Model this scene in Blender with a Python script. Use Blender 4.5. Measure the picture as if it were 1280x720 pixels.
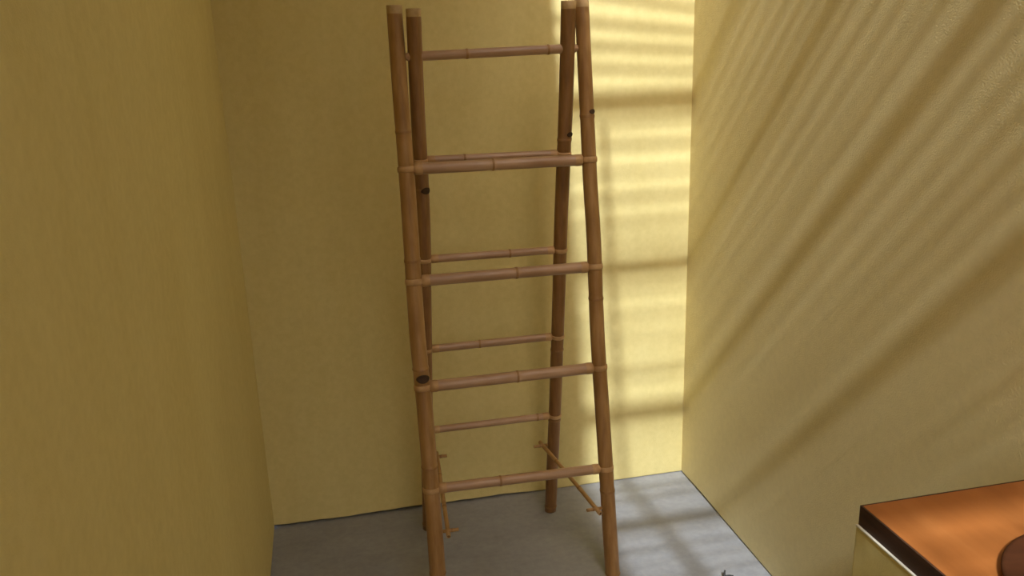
import bpy, bmesh, math, random
from mathutils import Vector, Matrix

for o in list(bpy.data.objects):
    bpy.data.objects.remove(o)
scene = bpy.context.scene
col = scene.collection
random.seed(7)

# ------------------------------------------------------------------ camera
YAW, PITCH, ROLL, FPX, CAM_H = 0.210401, 0.284488, -0.030887, 1071.55, 1.5
cam_data = bpy.data.cameras.new('camera')
cam = bpy.data.objects.new('camera', cam_data)
col.objects.link(cam)
scene.camera = cam
fwd = Vector((math.sin(YAW) * math.cos(PITCH), math.cos(YAW) * math.cos(PITCH), -math.sin(PITCH)))
rgt = Vector((math.cos(YAW), -math.sin(YAW), 0))
upv = rgt.cross(fwd)
r_ = rgt * math.cos(ROLL) + upv * math.sin(ROLL)
u_ = upv * math.cos(ROLL) - rgt * math.sin(ROLL)
m = Matrix((r_, u_, -fwd)).transposed().to_4x4()
m.translation = Vector((0, 0, CAM_H))
cam.matrix_world = m
cam_data.sensor_fit = 'HORIZONTAL'
cam_data.sensor_width = 36.0
cam_data.lens = 36.0 * FPX / 1280.0
cam_data.clip_start = 0.01

# ------------------------------------------------------------------ world, sun, exposure
SUN_DIR = Vector((0.082, 1.0, -1.05)).normalized()
SUN_STRENGTH = 4.9
SKY_STRENGTH = 0.255
world = bpy.data.worlds.new('world')
scene.world = world
world.use_nodes = True
wn = world.node_tree.nodes
wl = world.node_tree.links
bg = wn['Background']
sky = wn.new('ShaderNodeTexSky')
sky.sky_type = 'NISHITA'
sky.sun_disc = False
sky.sun_elevation = math.asin(-SUN_DIR.z)
sky.sun_rotation = math.atan2(-SUN_DIR.x, -SUN_DIR.y)
sky.air_density = 0.7
sky.dust_density = 6.0
wl.new(sky.outputs[0], bg.inputs['Color'])
bg.inputs['Strength'].default_value = SKY_STRENGTH

sd = bpy.data.lights.new('sun', 'SUN')
sd.energy = SUN_STRENGTH
sd.angle = math.radians(1.2)
sd.color = (0.85, 0.925, 1.0)
sun = bpy.data.objects.new('sun', sd)
col.objects.link(sun)
sun.rotation_euler = SUN_DIR.to_track_quat('-Z', 'Y').to_euler()
sun.location = (0, -4, 6)

vs = scene.view_settings
vs.view_transform = 'Standard'
vs.look = 'None'
vs.gamma = 1.0
vs.use_curve_mapping = False
vs.exposure = 0.05


# ------------------------------------------------------------------ materials
def mat(name, rough=0.8, spec=0.3):
    mt = bpy.data.materials.new(name)
    mt.use_nodes = True
    nt = mt.node_tree
    b = nt.nodes['Principled BSDF']
    b.inputs['Roughness'].default_value = rough
    b.inputs['Specular IOR Level'].default_value = spec
    return mt, nt, b


def noise(nt, scale, vec=(1, 1, 1), detail=3.0, rough=0.55):
    tc = nt.nodes.new('ShaderNodeTexCoord')
    mp = nt.nodes.new('ShaderNodeMapping')
    mp.inputs['Scale'].default_value = vec
    nz = nt.nodes.new('ShaderNodeTexNoise')
    nz.inputs['Scale'].default_value = scale
    nz.inputs['Detail'].default_value = detail
    nz.inputs['Roughness'].default_value = rough
    nt.links.new(tc.outputs['Object'], mp.inputs['Vector'])
    nt.links.new(mp.outputs[0], nz.inputs['Vector'])
    return nz.outputs['Fac']


def ramp(nt, fac, stops):
    rp = nt.nodes.new('ShaderNodeValToRGB')
    el = rp.color_ramp.elements
    while len(el) < len(stops):
        el.new(0.5)
    for e, (p, c) in zip(el, stops):
        e.position = p
        e.color = (c[0], c[1], c[2], 1)
    nt.links.new(fac, rp.inputs['Fac'])
    return rp.outputs['Color']


def mix(nt, a, b, fac, mode='MIX'):
    mx = nt.nodes.new('ShaderNodeMix')
    mx.data_type = 'RGBA'
    mx.blend_type = mode
    for sock, val in ((mx.inputs[6], a), (mx.inputs[7], b), (mx.inputs[0], fac)):
        if hasattr(val, 'links'):
            nt.links.new(val, sock)
        elif isinstance(val, (int, float)):
            sock.default_value = val
        else:
            sock.default_value = (val[0], val[1], val[2], 1)
    return mx.outputs[2]


def bump(nt, b, fac, strength, dist):
    bp = nt.nodes.new('ShaderNodeBump')
    bp.inputs['Strength'].default_value = strength
    bp.inputs['Distance'].default_value = dist
    nt.links.new(fac, bp.inputs['Height'])
    old = b.inputs['Normal'].links
    if old:
        nt.links.new(old[0].from_socket, bp.inputs['Normal'])
    nt.links.new(bp.outputs[0], b.inputs['Normal'])


def wall_material(name, c0, c1, streak, fine):
    mt, nt, b = mat(name, 0.75, 0.25)
    n1 = noise(nt, 3.0, streak, 3)
    n2 = noise(nt, 60.0, (1, 1, 1), 3)
    base = ramp(nt, n1, [(0.3, c0), (0.7, c1)])
    dark = [c * 0.93 for c in c0]
    lite = [min(1, c * 1.03) for c in c1]
    spk = ramp(nt, n2, [(0.3, dark), (0.7, lite)])
    nt.links.new(mix(nt, base, spk, 0.35), b.inputs['Base Color'])
    bump(nt, b, noise(nt, 330.0, (1, 1, 1), 3), fine, 0.0020)
    bump(nt, b, noise(nt, 9.0, (1, 1, 1), 2), 0.25, 0.006)
    return mt


M = {}
M['wall'] = wall_material('ochre_plaster', (0.725, 0.60, 0.25), (0.785, 0.665, 0.30), (3, 3, 0.5), 0.25)
M['stucco'] = wall_material('ochre_stucco', (0.84, 0.71, 0.375), (0.895, 0.765, 0.42), (1, 1, 1), 0.9)

mt, nt, b = mat('grey_concrete', 0.62, 0.35)
fa = ramp(nt, noise(nt, 4.5, (1, 1.6, 1), 5, 0.62), [(0.28, (0.25, 0.255, 0.27)), (0.72, (0.38, 0.385, 0.40))])
fb = ramp(nt, noise(nt, 46.0, (1, 1, 1), 4, 0.6), [(0.3, (0.26, 0.26, 0.27)), (0.7, (0.38, 0.38, 0.395))])
nt.links.new(mix(nt, fa, fb, 0.4), b.inputs['Base Color'])
bump(nt, b, noise(nt, 80.0, (1, 1, 1), 3), 0.15, 0.002)
bump(nt, b, noise(nt, 7.0, (1, 3, 1), 2), 0.15, 0.004)
M['floor'] = mt

mt, nt, b = mat('joint_dark', 0.95, 0.1)  # dark brown for the core inside the joint at the wall foot
nt.links.new(ramp(nt, noise(nt, 60.0), [(0.3, (0.03, 0.025, 0.02)), (0.7, (0.06, 0.05, 0.04))]), b.inputs['Base Color'])
M['joint'] = mt


def bamboo_material(name, vec, lo, mid, hi, rough=0.42):
    mt, nt, b = mat(name, rough, 0.45)
    oi = nt.nodes.new('ShaderNodeObjectInfo')
    c = ramp(nt, noise(nt, 1.0, vec, 4, 0.6), [(0.25, lo), (0.5, mid), (0.78, hi)])
    c2 = ramp(nt, noise(nt, 9.0, (1, 1, 1), 2), [(0.35, (0.80, 0.74, 0.66)), (0.65, (1, 1, 1))])
    c = mix(nt, c, c2, 0.8, 'MULTIPLY')
    tint = ramp(nt, oi.outputs['Random'], [(0.0, (0.86, 0.82, 0.78)), (1.0, (1.0, 1.0, 1.0))])
    nt.links.new(mix(nt, c, tint, 1.0, 'MULTIPLY'), b.inputs['Base Color'])
    bump(nt, b, noise(nt, 1.0, tuple(v * 2 for v in vec), 3), 0.12, 0.001)
    return mt


M['bamboo_up'] = bamboo_material('bamboo_culm', (70, 70, 3), (0.31, 0.165, 0.055), (0.42, 0.235, 0.085), (0.53, 0.32, 0.13))
M['bamboo_across'] = bamboo_material('bamboo_rung', (3, 70, 70), (0.38, 0.225, 0.118), (0.49, 0.305, 0.175), (0.62, 0.42, 0.265), 0.30)
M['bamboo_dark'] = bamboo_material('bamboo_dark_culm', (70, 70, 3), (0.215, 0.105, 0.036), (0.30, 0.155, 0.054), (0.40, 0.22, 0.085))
M['bamboo_deep'] = bamboo_material('bamboo_thin_stay', (30, 30, 30), (0.38, 0.21, 0.07), (0.48, 0.28, 0.10), (0.58, 0.36, 0.15))
M['node'] = bamboo_material('bamboo_node_ring', (60, 60, 60), (0.28, 0.145, 0.055), (0.36, 0.195, 0.075), (0.45, 0.26, 0.115), 0.55)
M['cut'] = bamboo_material('bamboo_cut_end', (60, 60, 60), (0.46, 0.30, 0.12), (0.56, 0.39, 0.18), (0.64, 0.46, 0.23), 0.6)
M['scar'] = bamboo_material('bamboo_branch_scar', (80, 80, 80), (0.03, 0.015, 0.008), (0.06, 0.03, 0.013), (0.10, 0.05, 0.02), 0.7)
M['strap'] = bamboo_material('bamboo_split_strap', (60, 60, 60), (0.50, 0.29, 0.12), (0.58, 0.36, 0.165), (0.66, 0.44, 0.22), 0.5)

mt, nt, b = mat('orange_wood', 0.38, 0.4)
wv = ramp(nt, noise(nt, 1.0, (14, 2.5, 14), 4, 0.6), [(0.25, (0.33, 0.10, 0.022)), (0.55, (0.43, 0.145, 0.034)), (0.8, (0.53, 0.20, 0.055))])
nt.links.new(wv, b.inputs['Base Color'])
bump(nt, b, noise(nt, 1.0, (90, 9, 90), 3), 0.08, 0.001)
M['wood'] = mt
mt, nt, b = mat('shaded_wood_edge', 0.5, 0.3)  # brown edge darkened: the shade on the countertop's front is in the colour
nt.links.new(ramp(nt, noise(nt, 1.0, (60, 6, 60), 3), [(0.3, (0.045, 0.02, 0.012)), (0.7, (0.085, 0.038, 0.022))]), b.inputs['Base Color'])
M['edge'] = mt
mt, nt, b = mat('dark_brown_tray_wood', 0.65, 0.12)
nt.links.new(ramp(nt, noise(nt, 1.0, (10, 60, 10), 3), [(0.3, (0.055, 0.018, 0.007)), (0.7, (0.085, 0.028, 0.010))]), b.inputs['Base Color'])
M['tray'] = mt
mt, nt, b = mat('pale_sunlit_edge', 0.6, 0.3)  # pale colour paints the sunlit sliver below the countertop edge
nt.links.new(ramp(nt, noise(nt, 40.0), [(0.3, (0.72, 0.66, 0.5)), (0.7, (0.82, 0.76, 0.6))]), b.inputs['Base Color'])
M['sunlit_edge'] = mt
mt, nt, b = mat('twig_bark', 0.85, 0.2)
nt.links.new(ramp(nt, noise(nt, 300.0), [(0.3, (0.02, 0.018, 0.016)), (0.7, (0.09, 0.085, 0.08))]), b.inputs['Base Color'])
M['twig'] = mt
mt, nt, b = mat('roof_timber', 0.7, 0.3)
nt.links.new(ramp(nt, noise(nt, 1.0, (5, 60, 60), 3), [(0.3, (0.20, 0.12, 0.06)), (0.7, (0.32, 0.20, 0.11))]), b.inputs['Base Color'])
M['timber'] = mt


# ------------------------------------------------------------------ helpers
def link(name, bm, material, parent=None, smooth=False):
    bmesh.ops.recalc_face_normals(bm, faces=bm.faces[:])
    me = bpy.data.meshes.new(name)
    if smooth:
        for f in bm.faces:
            f.smooth = True
    bm.to_mesh(me)
    bm.free()
    for mm in (material if isinstance(material, (list, tuple)) else [material]):
        me.materials.append(mm)
    o = bpy.data.objects.new(name, me)
    col.objects.link(o)
    if parent is not None:
        o.parent = parent
        o.matrix_parent_inverse = parent.matrix_world.inverted()
    return o


def structure(o):
    o['kind'] = 'structure'
    return o


def thing(name, label, cat, loc):
    e = bpy.data.objects.new(name, None)
    col.objects.link(e)
    e.matrix_world = Matrix.Translation(Vector(loc))
    e.location = loc
    e['label'] = label
    e['category'] = cat
    return e


def box(bm, x0, x1, y0, y1, z0, z1, bev=0.0):
    vs_ = [bm.verts.new((x, y, z)) for z in (z0, z1) for y in (y0, y1) for x in (x0, x1)]
    fs = []
    for q in ((0, 1, 3, 2), (4, 5, 7, 6), (0, 1, 5, 4), (2, 3, 7, 6), (0, 2, 6, 4), (1, 3, 7, 5)):
        fs.append(bm.faces.new([vs_[i] for i in q]))
    if bev:
        es = list({e for f in fs for e in f.edges})
        bmesh.ops.bevel(bm, geom=es, offset=bev, segments=2, affect='EDGES', profile=0.6)


def catmull(pts, n):
    """smooth path through the points, n samples by arc fraction, plus the fractions"""
    P = [Vector(p) for p in pts]
    if len(P) == 2:
        return lambda t: P[0].lerp(P[1], t)
    L = [0.0]
    for a, b_ in zip(P, P[1:]):
        L.append(L[-1] + (b_ - a).length)

    def at(t):
        s = t * L[-1]
        i = 0
        while i < len(P) - 2 and s > L[i + 1]:
            i += 1
        f = (s - L[i]) / max(1e-9, L[i + 1] - L[i])
        p1, p2 = P[i], P[i + 1]
        p0 = P[i - 1] if i else p1 * 2 - p2
        p3 = P[i + 2] if i + 2 < len(P) else p2 * 2 - p1
        return 0.5 * ((2 * p1) + (p2 - p0) * f + (2 * p0 - 5 * p1 + 4 * p2 - p3) * f * f
                      + (3 * p1 - p0 - 3 * p2 + p3) * f ** 3)
    return at


def culm(name, pts, r, mats, parent, nodes=(), seg=20, flat=None, r_end=None, step=0.03, cut=0.0, bulge=0.10,
         taper_ends=None, collar=0.0):
    """bamboo pole: smooth path, raised rings at the node fractions, hollow cut ends.
    mats = [skin, node, cut]; flat: normal of the end rings (None = across the path)."""
    at = catmull(pts, 0)
    length = sum((Vector(a) - Vector(b_)).length for a, b_ in zip(pts, pts[1:]))
    ts = {0.0, 1.0}
    n = max(2, int(length / step))
    for i in range(n + 1):
        ts.add(i / n)
    for k in nodes:
        for d in (-0.011, -0.0055, -0.003, 0.0, 0.003, 0.0055, 0.011):
            t = k + d / length
            if 0 < t < 1:
                ts.add(t)
    if cut:
        ts.add(1 - cut / length)
    if taper_ends:
        for te in (taper_ends[0], taper_ends[0] + 0.006):
            ts.add(te / length)
            ts.add(1 - te / length)
    if collar:
        for te in (collar, collar + 0.004):
            ts.add(te / length)
            ts.add(1 - te / length)
    ts = sorted(ts)
    bm = bmesh.new()
    rings, kinds = [], []
    r1 = r if r_end is None else r_end
    for t in ts:
        c = at(t)
        tan = (at(min(1, t + 1e-3)) - at(max(0, t - 1e-3))).normalized()
        nrm = Vector(flat) if flat else tan
        ref = Vector((0, 0, 1)) if abs(nrm.z) < 0.7 else Vector((0, 1, 0))
        a = nrm.cross(ref).normalized()
        b2 = nrm.cross(a).normalized()
        rad = r + (r1 - r) * t
        node = False
        for k in nodes:
            d = (t - k) * length
            rad *= 1 + bulge * math.exp(-(d / 0.0045) ** 2) - 0.03 * math.exp(-((abs(d) - 0.0095) / 0.004) ** 2)
            node |= abs(d) < 0.0040
        if collar and min(t, 1 - t) * length < collar + 1e-6:
            rad *= 1.06
        if taper_ends:
            e = min(t, 1 - t) * length
            if e < taper_ends[0] + 1e-6:
                rad = taper_ends[1]
        rings.append([bm.verts.new(c + (a * math.cos(w) + b2 * math.sin(w)) * rad)
                      for w in (2 * math.pi * i / seg for i in range(seg))])
        kinds.append((t, node, c))
    for j in range(len(rings) - 1):
        node = kinds[j][1] and kinds[j + 1][1]
        iscut = cut and kinds[j][0] >= 1 - cut / length - 1e-6
        for i in range(seg):
            f = bm.faces.new((rings[j][i], rings[j][(i + 1) % seg], rings[j + 1][(i + 1) % seg], rings[j + 1][i]))
            f.smooth = True
            f.material_index = 1 if node else (2 if iscut or (collar and min(kinds[j + 1][0], 1 - kinds[j][0]) * length < collar + 0.0045) else 0)
    for ring, sgn in ((rings[0], 1), (rings[-1], -1)):
        c = sum((v.co for v in ring), Vector()) / seg
        tan = (at(0.02) - at(0)).normalized() * sgn if sgn == 1 else (at(0.98) - at(1)).normalized()
        inner = [bm.verts.new(c + (v.co - c) * 0.72) for v in ring]
        deep = [bm.verts.new(c + (v.co - c) * 0.70 + tan * min(0.02, length * 0.1)) for v in ring]
        for i in range(seg):
            k = (i + 1) % seg
            f = bm.faces.new((ring[i], ring[k], inner[k], inner[i]))
            f.material_index = min(2, len(mats) - 1)
            f = bm.faces.new((inner[i], inner[k], deep[k], deep[i]))
            f.material_index = 1
        f = bm.faces.new(deep)
        f.material_index = 1
    return link(name, bm, mats, parent)


def arc_strap(name, c, axis, r, a0, a1, h, parent, material, thick=0.0028):
    """split-bamboo strap bent round a post: an arc in the plane across the post axis"""
    axis = Vector(axis).normalized()
    ex = Vector((1, 0, 0))
    ex = (ex - axis * ex.dot(axis)).normalized()
    ey = axis.cross(ex)
    bm = bmesh.new()
    n = 16
    prev = None
    first = None
    for i in range(n + 1):
        w = a0 + (a1 - a0) * i / n
        d = ex * math.cos(w) + ey * math.sin(w)
        cur = [bm.verts.new(Vector(c) + d * (r + dr) + axis * dz) for dr, dz in
               ((0, -h / 2), (thick * 0.8, -h / 2 + 0.0015), (thick, 0), (thick * 0.8, h / 2 - 0.0015), (0, h / 2))]
        if prev:
            for k in range(5):
                bm.faces.new((prev[k], prev[(k + 1) % 5], cur[(k + 1) % 5], cur[k]))
        else:
            first = cur
        prev = cur
    bm.faces.new(first)
    bm.faces.new(prev[::-1])
    return link(name, bm, material, parent, smooth=True)


# ------------------------------------------------------------------ the room
XL, XR, YB, YF, ZC = -0.262, 1.141, 2.557, -1.9, 2.65
OPEN_X = 0.612          # the solid ceiling ends here; slatted strip beyond, along the right wall

bm = bmesh.new()
box(bm, XL - 0.2, XR + 0.2, YF - 0.3, YB + 0.2, -0.12, 0.0)
structure(link('floor', bm, M['floor']))


def slab_wall(name, a, b_, outward, z1, material, gap):
    """wall slab: dark core standing on the floor, plaster coat in front of it
    with an uneven lower edge that leaves a small open joint above the floor"""
    a, b_, out = Vector(a), Vector(b_), Vector(outward)
    bm = bmesh.new()
    n = 70
    cols = []
    for i in range(n + 1):
        t = i / n
        p = a.lerp(b_, t)
        g = gap(t)
        ring = [p + Vector((0, 0, z1)), p + Vector((0, 0, g + 0.004)), p + out * 0.004 + Vector((0, 0, g)),
                p + out * 0.02 + Vector((0, 0, g)), p + out * 0.02, p + out * 0.15, p + out * 0.15 + Vector((0, 0, z1))]
        cols.append([bm.verts.new(v) for v in ring])
    for i in range(n):
        for k in range(7):
            f = bm.faces.new((cols[i][k], cols[i][(k + 1) % 7], cols[i + 1][(k + 1) % 7], cols[i + 1][k]))
            if k == 3:
                f.material_index = 1
    bm.faces.new(cols[0])
    bm.faces.new(cols[-1][::-1])
    return structure(link(name, bm, [material, M['joint']]))


def wob(t, s):
    return 0.5 * math.sin(t * 23 + s) + 0.3 * math.sin(t * 57 + 2 * s) + 0.2 * math.sin(t * 131 + s)


slab_wall('wall_back', (XL, YB, 0), (XR, YB, 0), (0, 1, 0), ZC, M['wall'],
          lambda t: max(0.0006, (0.0075 + 0.0028 * wob(t, 1)) * (1 if t < 0.5 else max(0, 1 - (t - 0.5) / 0.17))))
slab_wall('wall_left', (XL, YF, 0), (XL, YB, 0), (-1, 0, 0), ZC, M['wall'], lambda t: 0.002)
slab_wall('wall_right', (XR, YF, 0), (XR, YB, 0), (1, 0, 0), ZC, M['stucco'],
          lambda t: max(0.0008, 0.0022 + 0.0035 * wob(t * 1.6, 4)))

# wall behind the photographer with an open doorway
bm = bmesh.new()
box(bm, XL - 0.15, -0.05, YF - 0.15, YF, 0, ZC)
box(bm, 0.80, XR + 0.15, YF - 0.15, YF, 0, ZC)
box(bm, -0.05, 0.80, YF - 0.15, YF, 2.05, ZC)
structure(link('wall_front', bm, M['wall']))

bm = bmesh.new()
EDGE = [(XL - 0.15, YF - 0.15), (0.535, YF - 0.15), (0.545, -0.50), (0.575, -0.15), (0.598, 0.15), (OPEN_X, 0.5),
        (OPEN_X, YB + 0.15), (XL - 0.15, YB + 0.15)]
lo = [bm.verts.new((x, y, ZC)) for x, y in EDGE]
hi = [bm.verts.new((x, y, ZC + 0.03)) for x, y in EDGE]
bm.faces.new(lo)
bm.faces.new(hi)
for i in range(len(EDGE)):
    k = (i + 1) % len(EDGE)
    bm.faces.new((lo[i], lo[k], hi[k], hi[i]))
ceiling = structure(link('ceiling', bm, M['wall']))

# slatted strip of the ceiling: timber joists across, thin bamboo poles on top
JOIST_STEP = 0.503
j0 = YB - (ZC + 0.045 - 1.294) / 1.05
k = -6
bm = bmesh.new()
box(bm, OPEN_X - 0.10, XR + 0.12, -0.019, 0.019, 0, 0.034)
joist0 = link('joist', bm, M['timber'], ceiling)
joist0.location = (0, j0, ZC + 0.031)
while True:
    y = j0 + k * JOIST_STEP
    k += 1
    if y > YB:
        break
    if y < YF - 0.1 or abs(y - j0) < 1e-4:
        continue
    o = joist0.copy()
    col.objects.link(o)
    o.location = (0, y, ZC + 0.031)
y = YF - 0.1
while y < YB + 0.05:
    near = ((y - j0) / JOIST_STEP) % 1.0
    r = random.uniform(0.0055, 0.0100) * (1.3 if y < 0.1 else 1.0)
    t0 = random.uniform(-0.012, 0.012)
    t1 = random.uniform(-0.012, 0.012)
    t1 -= 0.11 * max(0.0, min(1.0, (y - 1.22) / 0.32))     # the far poles splay
    zz = ZC + 0.066 + r
    culm('bamboo_slat', [(OPEN_X - 0.11, y + t0, zz), (XR + 0.13, y + t1, zz)], r,
         [M['bamboo_across'], M['node'], M['cut']], ceiling, nodes=(random.uniform(0.2, 0.4), random.uniform(0.6, 0.85)),
         seg=8, step=0.2)
    y += random.uniform(0.062, 0.088)
# thin bamboo poles tied lengthwise under the battens
for path, pr in (([(0.746, -0.62, ZC - 0.014), (0.736, -0.27, ZC - 0.014), (0.717, 0.05, ZC - 0.014), (0.727, 0.55, ZC - 0.014), (0.742, 1.22, ZC - 0.014)], 0.0195),
                 ([(0.838, YF + 0.01, ZC - 0.014), (0.831, -0.80, ZC - 0.014), (0.828, -0.66, ZC - 0.014)], 0.0140),
                 ([(0.658, YF + 0.01, ZC - 0.014), (0.660, -0.80, ZC - 0.014), (0.662, -0.66, ZC - 0.014)], 0.0120)):
    culm('bamboo_purlin', path, pr, r_end=pr * 0.45, mats=[M['bamboo_deep'], M['node'], M['cut']], parent=ceiling, nodes=(0.2, 0.7), seg=10, step=0.1)

# ------------------------------------------------------------------ bamboo step ladder
ladder = thing('bamboo_ladder', 'freestanding A-frame bamboo step ladder with nine rungs on the grey concrete floor',
               'ladder', (0.455, 2.237, 0))
UP = [M['bamboo_up'], M['node'], M['cut']]
AC = [M['bamboo_across'], M['node'], M['strap']]
HINGE_Y, HINGE_Z = 2.237, 1.464


def front_y(z):
    return 2.046 + (HINGE_Y - 2.046) * z / HINGE_Z


def back_y(z):
    return 2.430 + (HINGE_Y - 2.430) * z / HINGE_Z


FL = [(0.2035, 0.0), (0.205, 0.17), (0.204, 0.51), (0.200, 0.69), (0.199, 0.79), (0.202, 1.07), (0.203, 1.21), (0.2025, 1.34), (0.2035, 1.585)]
FR = [(0.709, 0.0), (0.7075, 0.05), (0.700, 0.42), (0.694, 0.70), (0.695, 0.96), (0.692, 1.12), (0.691, 1.32), (0.6895, 1.59)]
BL = [(0.222, 0.0), (0.232, 0.40), (0.242, 0.75), (0.2495, 1.04), (0.247, 1.336), (0.2475, 1.575)]
BR = [(0.6255, 0.0), (0.633, 0.38), (0.635, 0.52), (0.637, 0.72), (0.639, 1.01), (0.6445, 1.32), (0.6455, 1.585)]


def xat(P, z):
    for (x0, z0), (x1, z1) in zip(P, P[1:]):
        if z0 <= z <= z1:
            return x0 + (x1 - x0) * (z - z0) / (z1 - z0)
    return P[-1][0]


def leg(P, yf, r, r_end, nodes, scars, skin='bamboo_up'):
    top = P[-1][1]
    o = culm('leg', [(x, yf(z), z) for x, z in P], r, [M[skin], M['node'], M['cut']], ladder, nodes=[z / top for z in nodes], flat=(0, 0, 1),
             r_end=r_end, cut=0.020, seg=24, bulge=0.055)
    for z, ang, sx in scars:
        # dark oval branch scar: a dished patch curved round the culm wall, sx half-width
        bm = bmesh.new()
        rr = r + (r_end - r) * z / top
        n = 18
        rows = []
        for f, lift in ((1.0, -0.0015), (0.97, 0.0022), (0.80, 0.0030), (0.62, 0.0018), (0.45, 0.0014), (0.28, 0.0014), (0.12, 0.0014), (0.0, 0.0014)):
            row = []
            for i in range(n if f else 1):
                w = 2 * math.pi * i / n
                th = ang + math.asin(min(0.97, f * sx / rr * abs(math.cos(w)))) * (1 if math.cos(w) > 0 else -1)
                hz = f * sx * 0.66 * math.sin(w)
                row.append(bm.verts.new((xat(P, z + hz) + math.sin(th) * (rr + lift), yf(z + hz) - math.cos(th) * (rr + lift), z + hz)))
            rows.append(row)
        for ra, rb in zip(rows, rows[1:]):
            for i in range(n):
                k = (i + 1) % n
                bm.faces.new((ra[i], ra[k], rb[0]) if len(rb) == 1 else (ra[i], ra[k], rb[k], rb[i]))
        link('branch_scar', bm, M['scar'], o, smooth=True)
    return o


leg(FL, front_y, 0.0225, 0.0198, [0.10, 0.388, 0.656, 0.95, 1.285], [(0.641, 0.12, 0.0170)])
leg(FR, front_y, 0.0212, 0.0188, [0.006, 0.265, 0.80, 1.297], [(1.306, 0.55, 0.0095)])
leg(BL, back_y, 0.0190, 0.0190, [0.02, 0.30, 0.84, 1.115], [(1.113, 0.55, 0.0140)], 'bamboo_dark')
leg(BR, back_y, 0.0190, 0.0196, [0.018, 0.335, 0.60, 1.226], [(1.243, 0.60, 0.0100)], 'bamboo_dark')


def rung(PL, PR, yf, z0, z1, r, rl, rr, node, tenon, dy=0.0):
    xl, xr = xat(PL, z0), xat(PR, z1)
    y0, y1 = yf(z0), yf(z1)
    L = xr - xl
    o = culm('rung', [(xl, y0 + dy, z0), (xr, y1 + dy, z1)], r, AC, ladder,
             nodes=[node], seg=18, taper_ends=(rl - 0.004, tenon), bulge=0.08, collar=rl + 0.016)
    for P, x, y, z, rad, left in ((PL, xl, y0, z0, rl, True), (PR, xr, y1, z1, rr, False)):
        dz = 0.05
        ax = Vector((xat(P, min(z + dz, P[-1][1])) - xat(P, z - dz), yf(z + dz) - yf(z - dz), 2 * dz))
        # angle measured from +x towards +y of the ring: the strap wraps the front of the post
        a0, a1 = (-math.pi * 1.05, -0.15) if left else (-math.pi + 0.15, 0.05 * math.pi)
        arc_strap('strap', (x, y, z), ax, rad - 0.0006, a0, a1, tenon * 1.75, o, M['strap'])
    return o


for z0, z1, r, node in ((1.1835, 1.180, 0.0150, 0.462), (0.895, 0.8935, 0.0150, 0.555),
                        (0.612, 0.6125, 0.0155, 0.525), (0.3275, 0.3205, 0.0138, 0.385)):
    rung(FL, FR, front_y, z0, z1, r, 0.0212, 0.0200, node, 0.0092)
for z0, z1, r, node in ((1.194, 1.190, 0.0112, 0.30), (0.9145, 0.911, 0.0112, 0.62),
                        (0.6365, 0.636, 0.0116, 0.40), (0.362, 0.362, 0.0108, 0.86)):
    rung(BL, BR, back_y, z0, z1, r, 0.0190, 0.0193, node, 0.0072)

# hinge rung through all four legs
culm('rung', [(0.2035, HINGE_Y, 1.460), (0.690, HINGE_Y, 1.468)], 0.0122, AC, ladder, nodes=(0.36, 0.80), seg=18,
     taper_ends=(0.020, 0.0085))

# thin stays that hold the front and back frames apart, pinned at both ends
for p0, p1, sx in (((0.597, 2.398, 0.253), (0.668, 2.070, 0.204), -1), ((0.259, 2.396, 0.262), (0.241, 2.072, 0.2025), 1)):
    v0, v1 = Vector(p0), Vector(p1)
    d = (v1 - v0).normalized()
    st = culm('stay', [v0 - d * 0.022, v0.lerp(v1, 0.5) + Vector((0, 0, 0.003)), v1 + d * 0.022], 0.0062,
              [M['bamboo_deep'], M['node'], M['cut']], ladder, nodes=(0.30, 0.68), seg=12)
    for q in (v0, v1):
        culm('peg', [q + Vector((sx * 0.030, -0.004, 0.003)), q + Vector((-sx * 0.026, 0.002, 0))], 0.0050,
             [M['bamboo_deep'], M['node'], M['cut']], st, nodes=(0.35,), seg=10)

# ------------------------------------------------------------------ counter by the right wall
CX, CYF, CYN, CZ = 0.772, 1.052, 0.10, 0.78
CT = 0.034
base = thing('counter_base', 'ochre plastered masonry counter base standing against the stuccoed side wall', 'counter', (0.95, 0.57, 0))
bm = bmesh.new()
box(bm, CX - 0.003, XR - 0.001, CYN + 0.003, CYF + 0.002, 0.0, CZ - CT - 0.0038, 0.003)
link('body', bm, M['wall'], base)
bm = bmesh.new()
box(bm, CX - 0.0036, XR - 0.002, CYN, CYF + 0.0022, CZ - CT - 0.0038, CZ - CT - 0.0005, 0.001)
tr = link('sunlit_strip', bm, M['sunlit_edge'], base)
tr['label'] = 'thin pale strip painted as a sunlit edge under the countertop'

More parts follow.
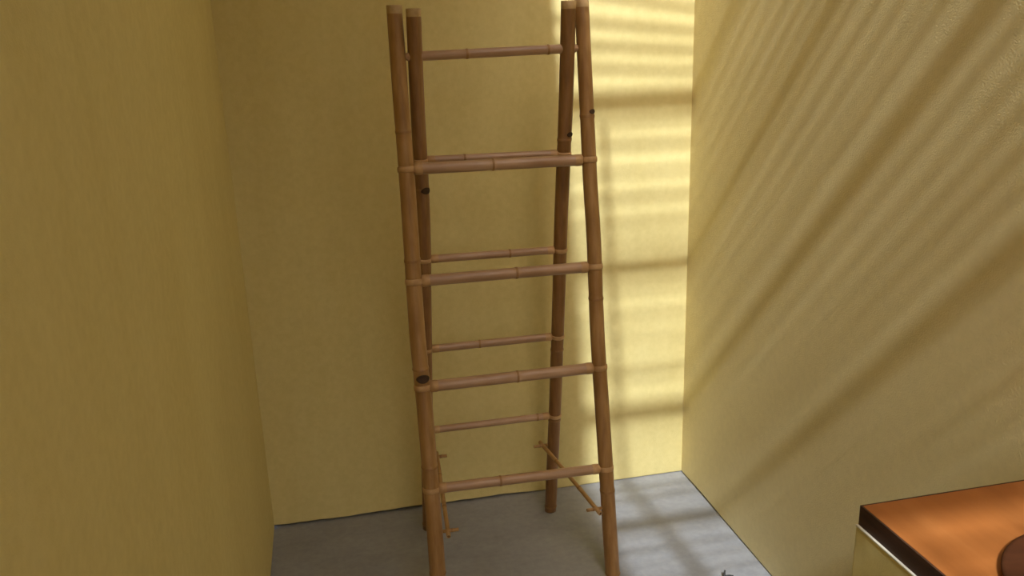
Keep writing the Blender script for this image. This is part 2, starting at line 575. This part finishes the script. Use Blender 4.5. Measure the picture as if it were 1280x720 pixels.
top = thing('countertop', 'orange-brown wooden countertop with a shade-darkened brown edge on the ochre counter', 'countertop', (0.95, 0.57, CZ - CT))
bm = bmesh.new()
box(bm, CX + 0.003, XR - 0.001, CYN + 0.003, CYF - 0.003, CZ - CT, CZ, 0.001)
link('board', bm, M['wood'], top)
bm = bmesh.new()
box(bm, CX, CX + 0.003, CYN, CYF, CZ - CT, CZ - 0.0004)
box(bm, CX + 0.003, XR - 0.001, CYF - 0.003, CYF, CZ - CT, CZ - 0.0004)
box(bm, CX + 0.003, XR - 0.001, CYN, CYN + 0.003, CZ - CT, CZ - 0.0004)
e = link('edge_band', bm, M['edge'], top)
e['label'] = 'brown edge band with its shade painted into the colour'

# round tray on the countertop
TX, TY = 0.980, 0.748
tray = thing('round_tray', 'round dark brown wooden tray lying on the orange countertop', 'tray', (TX, TY, CZ))
RT = 0.165
prof = [(0.0, 0.0), (RT - 0.010, 0.0), (RT - 0.002, 0.004), (RT, 0.008), (RT - 0.002, 0.010), (RT - 0.006, 0.0095),
        (RT - 0.011, 0.0065), (0.0, 0.006)]
bm = bmesh.new()
n = 72
rings = []
for rr, zz in prof:
    if rr == 0:
        rings.append([bm.verts.new((TX, TY, CZ + zz))])
    else:
        rings.append([bm.verts.new((TX + rr * math.cos(2 * math.pi * i / n), TY + rr * math.sin(2 * math.pi * i / n), CZ + zz)) for i in range(n)])
for a, b_ in zip(rings, rings[1:]):
    for i in range(n):
        k = (i + 1) % n
        if len(a) == 1:
            bm.faces.new((a[0], b_[i], b_[k]))
        elif len(b_) == 1:
            bm.faces.new((a[i], a[k], b_[0]))
        else:
            bm.faces.new((a[i], a[k], b_[k], b_[i]))
link('dish', bm, M['tray'], tray, smooth=True)

# ------------------------------------------------------------------ dry twig on the floor by the right wall
twig = thing('dry_twig', 'small dark dry twig lying on the sunlit concrete floor', 'twig', (0.97, 1.946, 0))
TW = [M['twig'], M['twig'], M['twig']]
stem = culm('stem', [(0.925, 1.933, 0.0042), (0.955, 1.941, 0.0045), (0.985, 1.939, 0.005), (1.02, 1.946, 0.0045), (1.035, 1.941, 0.004)],
            0.0042, TW, twig, nodes=(0.25, 0.5, 0.78), seg=10, step=0.01, r_end=0.003, bulge=0.35)
culm('side_shoot', [(1.006, 1.942, 0.005), (1.010, 1.947, 0.014), (1.013, 1.950, 0.022)], 0.0034, TW, stem, nodes=(0.5,), seg=8, step=0.006, r_end=0.0025)
culm('side_shoot', [(0.965, 1.940, 0.005), (0.958, 1.948, 0.007), (0.952, 1.954, 0.006)], 0.0024, TW, stem, nodes=(0.5,), seg=8, step=0.006, r_end=0.0015)
